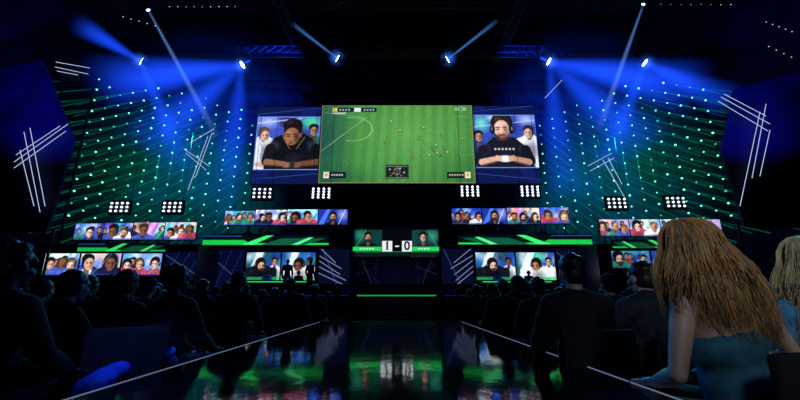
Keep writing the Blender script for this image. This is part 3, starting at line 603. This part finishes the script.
def torso(m,J,a,fem=0):
    k=.93 if fem else 1
    m.ell(J['pel'],(.155+a,.115+a,.13+a)); m.ell(J['bel'],((.135 if not fem else .12)+a,.1+a,.15+a)); m.ell(J['ch'],(.16*k+a,.108+a,.165+a))
    m.cap(mir(J['sh'],-k),mir(J['sh'],k),.052+a,.052+a)
    for s in (-1,1): m.cap(J['nk'],mir(J['sh'],s*k)-Vector((s*.03,0,-.01)),.05+a*.5,.045+a)
def arm(m,J,a,full=True,fem=0,hand=True,part=1):
    k=.93 if fem else 1
    for s in (-1,1):
        S,E,W=mir(J['sh'],s*k),mir(J['el'],s),mir(J['wr'],s); t=.9 if fem else 1
        m.ell(S-Vector((0,0,.01)),.058*t+a)
        if part<1: m.cap(S,S.lerp(E,part),.053*t+a,.045*t+a); continue
        m.cap(S,S.lerp(E,.35),.05*t+a,.049*t+a); m.cap(S.lerp(E,.35),E,.049*t+a,.036*t+a); m.cap(E,E.lerp(W,.3),.037*t+a,.041*t+a); m.cap(E.lerp(W,.3),W,.041*t+a,.027*t+a)
        if hand:
            d=Vector((J['hd'].x*s,J['hd'].y,J['hd'].z)).normalized(); side=d.cross(Vector((0,0,1)) if abs(d.z)<.8 else Vector((0,1,0))).normalized(); nrm=side.cross(d).normalized()
            if nrm.z<0: nrm=-nrm
            pc=W+d*.05; q=Matrix((side,d,nrm)).transposed().to_4x4()
            m.ell(pc,(.04,.055,.018),10,q)
            for fi,(o_,L) in enumerate(((-.033,.062),(-.011,.074),(.012,.07),(.033,.055))):
                b=pc+side*o_+d*.035; j=b+d*L*.55+side*o_*.25+nrm*.003; e=j+d*L*.45-nrm*.02+side*o_*.15; m.cap(b,j,.0095,.0085); m.cap(j,e,.0085,.007)
            inn=side*(-1 if (side.x*s)>0 else 1); b=W+d*.02+inn*.03; j=b+inn*.03+d*.03; m.cap(b,j,.012,.01); m.cap(j,j+d*.03+inn*.005,.01,.008)
def leg(m,J,a,low=True):
    for s in (-1,1):
        Hh,K,A=mir(J['hp'],s),mir(J['kn'],s),mir(J['an'],s); m.cap(Hh,K,.085+a,.056+a); m.cap(K,A,.054+a,.036+a)
        if low: m.cap(A,mir(J['toe'],s),.035,.028)
def head(m,J,fem=0):
    H=J['H']; m.cap(J['nk']-Vector((0,0,.03)),H-Vector((0,.02,.04)),.055 if not fem else .046,.05 if not fem else .043)
    V=lambda x,y,z:H+Vector((x,y,z))
    m.ell(V(0,-.012,.025),(.074,.094,.09),16); m.ell(V(0,.025,-.045),(.056,.062,.068),14); m.ell(V(0,.05,-.085),(.03,.03,.025))
    m.cap(V(0,.08,.01),V(0,.1,-.022),.009,.014); m.cap(V(-.035,.072,.028),V(.035,.072,.028),.014,.014)
    m.cap(V(-.018,.083,-.052),V(.018,.083,-.052),.008,.008)
    for s in (-1,1): m.ell(V(s*.076,-.005,-.008),(.012,.022,.032)); m.ell(V(s*.042,.055,-.03),(.022,.022,.022))
CA={}
def cached(k,fn):
    if k not in CA: CA[k]=fn()
    return CA[k]
def m_body(kind,fem):
    def f():
        m=MB(); J=pose(kind); torso(m,J,0,fem); arm(m,J,0,fem=fem); leg(m,J,0); head(m,J,fem); return remesh(m,.0085,3)
    return cached(('b',kind,fem),f)
def m_shirt(kind,fem,part):
    def f():
        m=MB(); J=pose(kind)
        if part>0: torso(m,J,.018,fem); arm(m,J,.016,fem=fem,hand=False,part=part)
        else:
            m.ell(J['pel'],(.17,.13,.145)); m.ell(J['bel'],(.138,.118,.165)); m.ell(J['ch']-Vector((0,0,.045)),(.16,.124,.12))
            for s in (-1,1):
                cx=J['ch']
                pts=[cx+Vector((s*.085,.1,.06)),cx+Vector((s*.095,.06,.165)),cx+Vector((s*.09,-.02,.17)),cx+Vector((s*.075,-.1,.05))]
                for a,b in zip(pts,pts[1:]): m.cap(a,b,.016,.016)
        if part>=1:
            m.ell(J['nk']+Vector((0,-.005,.0)),(.07,.07,.035))
        return remesh(m,.014,3)
    return cached(('s',kind,fem,part),f)
def m_trs(kind):
    def f():
        m=MB(); J=pose(kind); m.ell(J['pel']-Vector((0,0,.02)),(.175,.135,.13)); leg(m,J,.016,False); return remesh(m,.014,3)
    return cached(('t',kind),f)
def m_shoe(kind,s):
    def f():
        m=MB(); J=pose(kind); A,T=mir(J['an'],s),mir(J['toe'],s); A=Vector((A.x,A.y-.02,.05)); m.cap(A,Vector((T.x,T.y+.03,.042)),.048,.04); m.box((min(A.x,T.x)-.04,A.y-.05,0),(max(A.x,T.x)+.04,T.y+.07,.03),.01); return remesh(m,.01,2)
    return cached(('sh',kind,s),f)
def m_hair(kind,style):
    def f():
        m=MB(); H=pose(kind)['H']; V=lambda x,y,z:H+Vector((x,y,z)); R=random.Random(3)
        m.ell(V(0,-.022,.042),(.084,.098,.085),16); m.ell(V(0,-.048,-.01),(.078,.066,.08),14)
        if style=='crop':
            for i in range(60):
                a=R.uniform(0,6.28); z=R.uniform(.2,1); r=math.sqrt(1-z*z); m.ell(V(math.cos(a)*r*.078,-.025+math.sin(a)*r*.09,.042+z*.08),.014,6)
        if style=='curly':
            for i in range(90):
                a=R.uniform(0,6.28); z=R.uniform(-.5,1); r=math.sqrt(1-z*z); y=-.03+math.sin(a)*r*.1
                if y>.05 and z<.4: continue
                m.ell(V(math.cos(a)*r*.09,y,.04+z*.09),.024,6)
        if style=='bun': m.ell(V(0,-.11,.07),(.045,.04,.045))
        if style=='bob': m.ell(V(0,-.05,-.06),(.1,.075,.1)); 
        return remesh(m,.009,2)
    return cached(('h',kind,style),f)
def m_long(kind,wide):
    def f():
        H=pose(kind)['H']; R=random.Random(5); m=MB(); V=lambda x,y,z:H+Vector((x,y,z))
        m.ell(V(0,-.022,.04),(.09,.104,.09),16); m.ell(V(.008*wide,-.06,-.07),(.116+.012*wide,.085,.14),14); m.ell(V(.025*wide,-.09,-.18),(.125+.04*wide,.065,.13),12)
        base=remesh(m,.01,3); bm=bmesh.new(); bm.from_mesh(base); mb=MB(); mb.bm.free(); mb.bm=bm
        for i in range(3000):
            a=R.uniform(-.35,math.pi+.35)
            ph=2.2*math.sin(a*3.1)+1.4*math.sin(a*7+1)+R.gauss(0,.7); wv=.013+.006*math.sin(a*5)+R.gauss(0,.003); fl=1+.25*math.sin(a*4+2)+.6*wide
            ra=R.uniform(.96,1.13); sx=math.cos(a); sy=-abs(math.sin(a)) if 0<=a<=math.pi else .28
            L=R.uniform(.24,.39)+.02*math.sin(a*9)+.05*wide*max(0,math.cos(a)); pts=[]; jx,jy=R.gauss(0,.02),R.gauss(0,.012); part=R.uniform(-.03,.03)
            for k in range(14):
                t=k/13
                if t<.3:
                    u=t/.3*math.pi/2; x=part*(1-t/.3)+sx*math.sin(u)*.102*ra; y=-.02+sy*math.sin(u)*.113*ra; z=.035+math.cos(u)*.103*ra
                else:
                    u=(t-.3)/.7; x=sx*(.102*ra+.055*math.sin(u*2.2)*fl)+.05*wide*u; y=-.02+sy*(.113*ra+.02*math.sin(u*2.5))-.03*u; z=.035-u*L
                w_=wv*min(1,max(0,t-.15)*2)
                pts.append(V(x+jx*t+math.sin(ph+t*12)*w_,y+jy*t+math.cos(ph*1.3+t*11)*w_*.8,z))
            rs=[.0013 if t<9 else .0013*(14-t)/5.2 for t in range(14)]
            mb.chain(pts,rs,3)
        return mb.mesh('hair',True,False)
    return cached(('h',kind,'long',wide),f)
def m_headset(kind):
    def f():
        H=pose(kind)['H']; m=MB(); pts=[H+Vector((math.cos(a)*.092,-.01,.02+math.sin(a)*.105)) for a in np.linspace(0,math.pi,12)]; m.chain(pts,[.01]*12,6)
        for s in (-1,1): m.tube(H+Vector((s*.08,-.01,.0)),H+Vector((s*.108,-.01,0)),.036,n=12)
        m.chain([H+Vector((.095,.01,-.02)),H+Vector((.08,.07,-.06)),H+Vector((.03,.1,-.065))],[.005]*3,5); return m.mesh('headset',True)
    return cached(('hs',kind),f)
def m_eye(kind,s):
    return cached(('e',kind,s),lambda: MB().ell(pose(kind)['H']+Vector((s*.03,.076,.006)),(.013,.009,.007),8).mesh('eye',True))
def m_cap(kind):
    def f():
        H=pose(kind)['H']; m=MB(); V=lambda x,y,z:H+Vector((x,y,z)); m.ell(V(0,-.018,.055),(.09,.106,.082),16); m.ell(V(0,.1,.05),(.06,.06,.008)); m.ell(V(0,-.02,.138),.01); return remesh(m,.008,2)
    return cached(('c',kind),f)
SKM=[mat('skin_fair',(205,160,142),.5,var=.14,scale=12,bump=.05),mat('skin_tan',(150,104,82),.55,var=.1),mat('skin_dark',(86,58,46),.55,var=.1)]
HM=(30,30,2.5)
HAM=[mat('hair_black',(14,12,13),.45,scale=60),mat('hair_brown',(44,30,24),.45,scale=60),mat('hair_blond',(216,160,104),.38,scale=1,var=.3,map3=HM),mat('hair_light_blond',(216,184,134),.38,scale=1,var=.3,map3=HM)]
CLM={n:mat('cloth_'+n,c,.9,scale=14,var=.4,bump=.35) for n,c in dict(black=(13,14,20),navy=(14,20,44),grey=(32,35,46),blue=(80,140,190),white=(190,200,215),teal=(40,92,112),jersey=(18,22,40)).items()}
SHOE=mat('shoe_black',(15,15,18),.5); EYE=mat('eye_dark',(30,25,25),.2)
def person(loc,rot,label,kind='sit',fem=0,part=1,hair='crop',hm=0,sk=0,top='black',group=None,headset=False,cap=False,sc=1,low='black',lean=0,wide=0):
    t=thing('person',loc,label,'person',group); t.rotation_euler=(0,lean,rot); t.scale=(sc,)*3
    b=put('body',m_body(kind,fem),SKM[sk],t); put('shirt',m_shirt(kind,fem,part),CLM[top],t); put('trousers',m_trs(kind),CLM[low],t)
    for s in (-1,1): put('shoe',m_shoe(kind,s),SHOE,t); put('eye',m_eye(kind,s),EYE,b)
    if hair=='long': put('hair',m_long(kind,wide),HAM[hm],t)
    elif not cap: put('hair',m_hair(kind,hair),HAM[hm],t)
    else: put('hair',m_hair(kind,'plain'),HAM[hm],t); put('cap',m_cap(kind),CLM['navy'],t)
    if headset: put('headset',m_headset(kind),SHOE,t)
    return t
CHM={}
CHF=mat('chair_fabric',(11,12,20),.9,scale=50,bump=.2); CHL=mat('chair_leg',(20,22,28),.4,.8)
def _cm():
    CHM['seat']=MB().box((-.24,-.22,.38),(.24,.26,.44),.025).mesh('seat',True); CHM['backrest']=MB().box((-.23,-.285,.5),(.23,-.235,.86),.022).mesh('backrest',True)
    m=MB(); m.chain([(-.2,-.24,.38),(-.2,-.26,.46),(-.2,-.265,.82),(-.17,-.265,.845),(.17,-.265,.845),(.2,-.265,.82),(.2,-.26,.46),(.2,-.24,.38)],[.012]*8,6)
    CHM['back_frame']=m.mesh('back_frame')
    for i,(x,y) in enumerate(((-.21,-.2),(.21,-.2),(-.21,.22),(.21,.22))): CHM['leg%d'%i]=MB().tube((x,y,.39),(x*1.08,y*1.15,0),.013,.011).mesh('leg')
_cm()
def chair(loc,rot,label,group):
    t=thing('audience_chair',loc,label,'chair',group); t.rotation_euler=(0,0,rot)
    for k,me in CHM.items(): put(k if not k.startswith('leg') else 'leg',me,CHF if k in('seat','backrest') else CHL,t)
    return t
def seat(px,Y,label,rot=0,**kw):
    x=P(px,280,Y).x; kw.setdefault('group',None)
    person((x,Y,0),rot,label,**kw); chair((x,Y,0),rot,'dark chair of the '+label,None)
seat(14,2.15,'largest dark haired spectator at the left edge',top='black',hair='curly',rot=-.2,sc=1.02,sk=2)
seat(64,2.9,'short haired spectator in grey beside the left edge spectator',top='black',hair='crop',hm=1,rot=-.3,kind='slouch')
seat(113,3.3,'spectator in navy third from the left edge',top='navy',rot=.25,sc=1.03,kind='slouch',lean=.03,sk=1)
seat(183,3.3,'curly haired spectator in black left of the runway',top='black',hair='curly',sk=2,rot=-.35,lean=-.04)
seat(150,4.3,'spectator wearing a navy cap in the left second row',top='grey',cap=True,rot=.1,sc=.97)
seat(240,4.7,'spectator in a dark jacket closest to the runway on its left',top='navy',hair='crop',sk=1,rot=-.1,sc=1.04)
seat(205,5.6,'spectator with a bob haircut in the left middle rows',fem=1,hair='bob',hm=1,top='black')
seat(92,4.6,'woman with a hair bun in the left second row',fem=1,hair='bun',hm=1,top='black')
seat(38,4.4,'spectator in grey behind the two leftmost heads',top='grey',hair='crop',kind='slouch')
seat(729,1.74,'woman with long strawberry blond hair and bare shoulders at right',fem=1,part=0,hair='long',hm=2,top='teal',rot=.22,sc=1.06,kind='rest',lean=-.09,wide=1)
seat(806,1.85,'woman with light blond hair in pale blue at the right edge',fem=1,part=.5,hair='long',hm=3,top='blue',rot=.1)
seat(571,2.75,'man with short hair in black beside the runway on the right',top='black',hair='crop',hm=0,rot=.1,sc=1.03)
seat(641,2.95,'man in grey left of the strawberry blond woman',top='grey',hair='crop',hm=1,rot=.3,kind='slouch',sc=1.06)
seat(683,3.1,'man in navy just behind the strawberry blond hair',top='navy',hair='curly',rot=.3)
seat(536,4.6,'man in a dark jersey in the right second row',top='jersey',hair='crop',rot=.1,sk=1,sc=.98)
seat(502,5.6,'man in dark clothes closest to the runway in right middle row',top='black',hair='crop')
seat(612,4.4,'spectator wearing a navy cap in the right second row',top='grey',cap=True,kind='rest')
seat(668,4.5,'woman with a hair bun in the right second row',fem=1,hair='bun',hm=1,top='navy')
R=random.Random(21)
for Y in (6.6,7.8,9.2,10.8,12.6):
    for sd in (-1,1):
        x=1.75+R.random()*.3
        while x<Y*.98 and x<11:
            if R.random()<.78:
                fem=R.random()<.35; w='left' if sd<0 else 'right'
                person((sd*x,Y+R.uniform(-.1,.1),0),R.uniform(-.4,.4),'dark spectator seated in the far rows %s of the aisle facing the stage'%w,kind=R.choice(['sit','rest','slouch']),fem=int(fem),hair=R.choice(['bob','bun'] if fem else ['crop','curly','crop']),hm=R.choice([0,0,1]),sk=R.choice([0,1,2]),top=R.choice(['black','navy','grey','jersey']),group='seated crowd in the dark rows %s of the aisle'%w,sc=R.uniform(.93,1.09),lean=R.uniform(-.05,.05))
                chair((sd*x,Y,0),0,'dark padded chair in the far rows %s of the aisle'%w,'far chairs %s of the aisle'%w)
            x+=R.uniform(.66,.86)
# ================================================================ PLAYERS ON STAGE
DSK=mat('desk_dark',(14,18,36),.35)
def desk(x0,x1,Y,z,label,gr=True):
    t=thing('gaming_desk',((x0+x1)/2,Y,z),label,'desk')
    MB().box((x0,Y-.35,z+.72),(x1,Y+.35,z+.76),.01).build('desk_top',DSK,t); fp=MB().box((x0,Y-.33,z),(x1,Y-.29,z+.72)).build('front_panel',DSK,t)
    for x in (x0+.03,x1-.03): MB().box((x-.03,Y-.29,z),(x+.03,Y+.33,z+.72)).build('side_panel',DSK,t)
    if gr: MB().box((x0,Y-.36,z+.66),(x1,Y-.335,z+.7)).build('light_strip',GS,t,sub=fp)
OR2=['first','second','third','fourth','fifth']
def players(pxs,Y,z,where,grp,tops,hs=True):
    for i,px in enumerate(pxs):
        x=P(px,265,Y).x
        person((x,Y+.75,z),math.pi,'%s player from left seated %s'%(OR2[i],where),kind='desk',headset=hs,sk=i%3,top=tops[i%len(tops)],group=grp,hair=['crop','curly'][i%2])
        chair((x,Y+.75,z),math.pi,'dark chair under the %s player %s'%(OR2[i],where),grp+' chairs')
for pa,pb,pxs,w in ((250,312,(264,296),'at the stage level desk on the left'),(481,549,(500,532),'at the stage level desk on the right')):
    Y=20.9; desk(P(pa,280,Y).x,P(pb,280,Y).x,Y,SZ,'dark gaming desk with green edge light '+('left' if pa<400 else 'right')+' of the score tower'); players(pxs,Y,SZ,w,'players '+w,['white','jersey'])
for pa,pb,pxs,w in ((222,330,(240,262,284,306),'on the left inner upper platform'),(462,575,(480,503,526,550),'on the right inner upper platform')):
    Y=23.15; desk(P(pa,236,Y).x,P(pb,236,Y).x,Y,4.06,'long dark upper desk '+w,False); players(pxs,Y,4.06,w,'players '+w,['jersey','navy'])
for px,l in ((286,'crew member in black standing on stage before the left booth'),(309,'crew member in black standing on stage right of the left booth')):
    person((P(px,290,19.4).x,19.4,SZ),.1 if px<300 else -.5,l,kind='stand',top='black')
# ================================================================ RUNWAY
RZ=.65
a,b,c,d=PZ(65,400,RZ),PZ(680,400,RZ),PZ(462,322,RZ),PZ(320,322,RZ)
def ext(p,q,Y): t=(Y-p.y)/(q.y-p.y); return p+(q-p)*t
a2=ext(d,a,.35); b2=ext(c,b,.35)
rw=thing('runway',(0,3,0),'raised glossy black runway with thin white edge lines reflecting the stage','runway')
MB().prism([(v.x,v.y,0) for v in (a2,b2,c,d)],(0,0,RZ-.02)).build('base',mat('runway_base',(9,10,16),.5),rw)
gl=mat('runway_gloss',(4,5,7),.065,0,ior=1.75,scale=1,var=.2,bump=.09,map3=(6,3,1))
gt=MB().prism([(v.x,v.y,RZ-.02) for v in (a2,b2,c,d)],(0,0,.02)).build('glossy_top',gl,rw)
for p,q in ((a2,d),(b2,c)):
    n=Vector((1,0,0))*.003; MB().prism([p-n,p+n,q+n,q-n],(0,0,.003)).build('edge_line',emat('edge_white',(130,155,195),.5),rw,sub=gt)  # lit look of the trim is put in as weak emission
MB().prism([d+Vector((0,-.03,0)),c+Vector((0,-.03,0)),c,d],(0,0,.01)).build('end_trim',mat('trim_dark',(20,22,30),.3,.5),rw)
# blue jacket lying on an empty chair at lower left
chair((-1.74,2.42,0),math.pi+.3,'empty dark chair beside the runway holding the bright blue jacket',None)
m=MB(); pts=[PZ(84,388,.56),PZ(104,378,.58),PZ(124,369,.60),PZ(145,361,.63),PZ(160,356,.66),PZ(170,352,.68)]; rr=[.055,.065,.062,.056,.05,.042]
for i in range(5): m.cap(pts[i],pts[i+1],rr[i],rr[i+1])
for i in range(5): m.cap(pts[i]+Vector((-.02,.08,-.05)),pts[i+1]+Vector((-.03,.07,-.07)),.06,.05)
jk=put('jacket',remesh(m,.01,6),mat('jacket_blue',(44,92,225),.65,scale=9,bump=.9,var=.35)); tag(jk,'smooth bright blue jacket lying on an empty chair at lower left','jacket')
# ================================================================ LIGHTS
def spot(name,loc,aim,col,E,ang=40,bl=.6,rad=.15):
    l=bpy.data.lights.new(name,'SPOT'); l.energy=E; l.color=srgb(col); l.spot_size=math.radians(ang); l.spot_blend=bl; l.shadow_soft_size=rad
    o=bpy.data.objects.new(name,l); COL.objects.link(o); o.location=loc; d=Vector(aim)-Vector(loc); o.rotation_euler=d.to_track_quat('-Z','Y').to_euler(); return o
for s in (-1,1):
    spot('wash',(s*6,18,16),(s*14,31,15.5),(26,76,255),20000,60,1)
    spot('wash',(s*14,24,12),(s*17,32,9),(8,150,120),14000,95,1)
    spot('wash',(s*14,12,6),(s*18.5,18.2,11),(30,60,255),4200,46,1)
    spot('deck_wash',(s*7,17,12),(s*7,21,1),(40,80,255),900,80,.9)
spot('key_women',(1.0,-1.4,3.0),(1.85,1.85,1.0),(205,228,235),165,32,.9,.3)  # added key lamp for the two women, no fixture stands here
spot('rim_women',(3.8,5.5,4),(1.7,1.8,1.1),(90,215,245),420,22,.8,.2)
jc=pts[3]; spot('key_jacket',(jc.x+.3,jc.y-1.6,2.4),jc,(80,130,255),130,24,.8,.1)  # lamp added only to brighten the jacket, without a fixture
for s in (-1,1):
    spot('crowd_rim',(s*9,16,8),(s*4,4,1),(40,120,255),1700,60,.8,.3); spot('crowd_rim',(s*1.5,17,7),(s*3.5,4,1),(30,190,200),1000,46,.8,.3)
spot('crowd_fill',(0,-4,7),(0,9,.5),(50,100,225),80,110,.9,.5)  # added fill from behind the camera so the dark crowd shows
w=bpy.data.worlds.new('w'); SC.world=w; w.use_nodes=True; w.node_tree.nodes['Background'].inputs[0].default_value=(.01,.03,.12,1); w.node_tree.nodes['Background'].inputs[1].default_value=.2
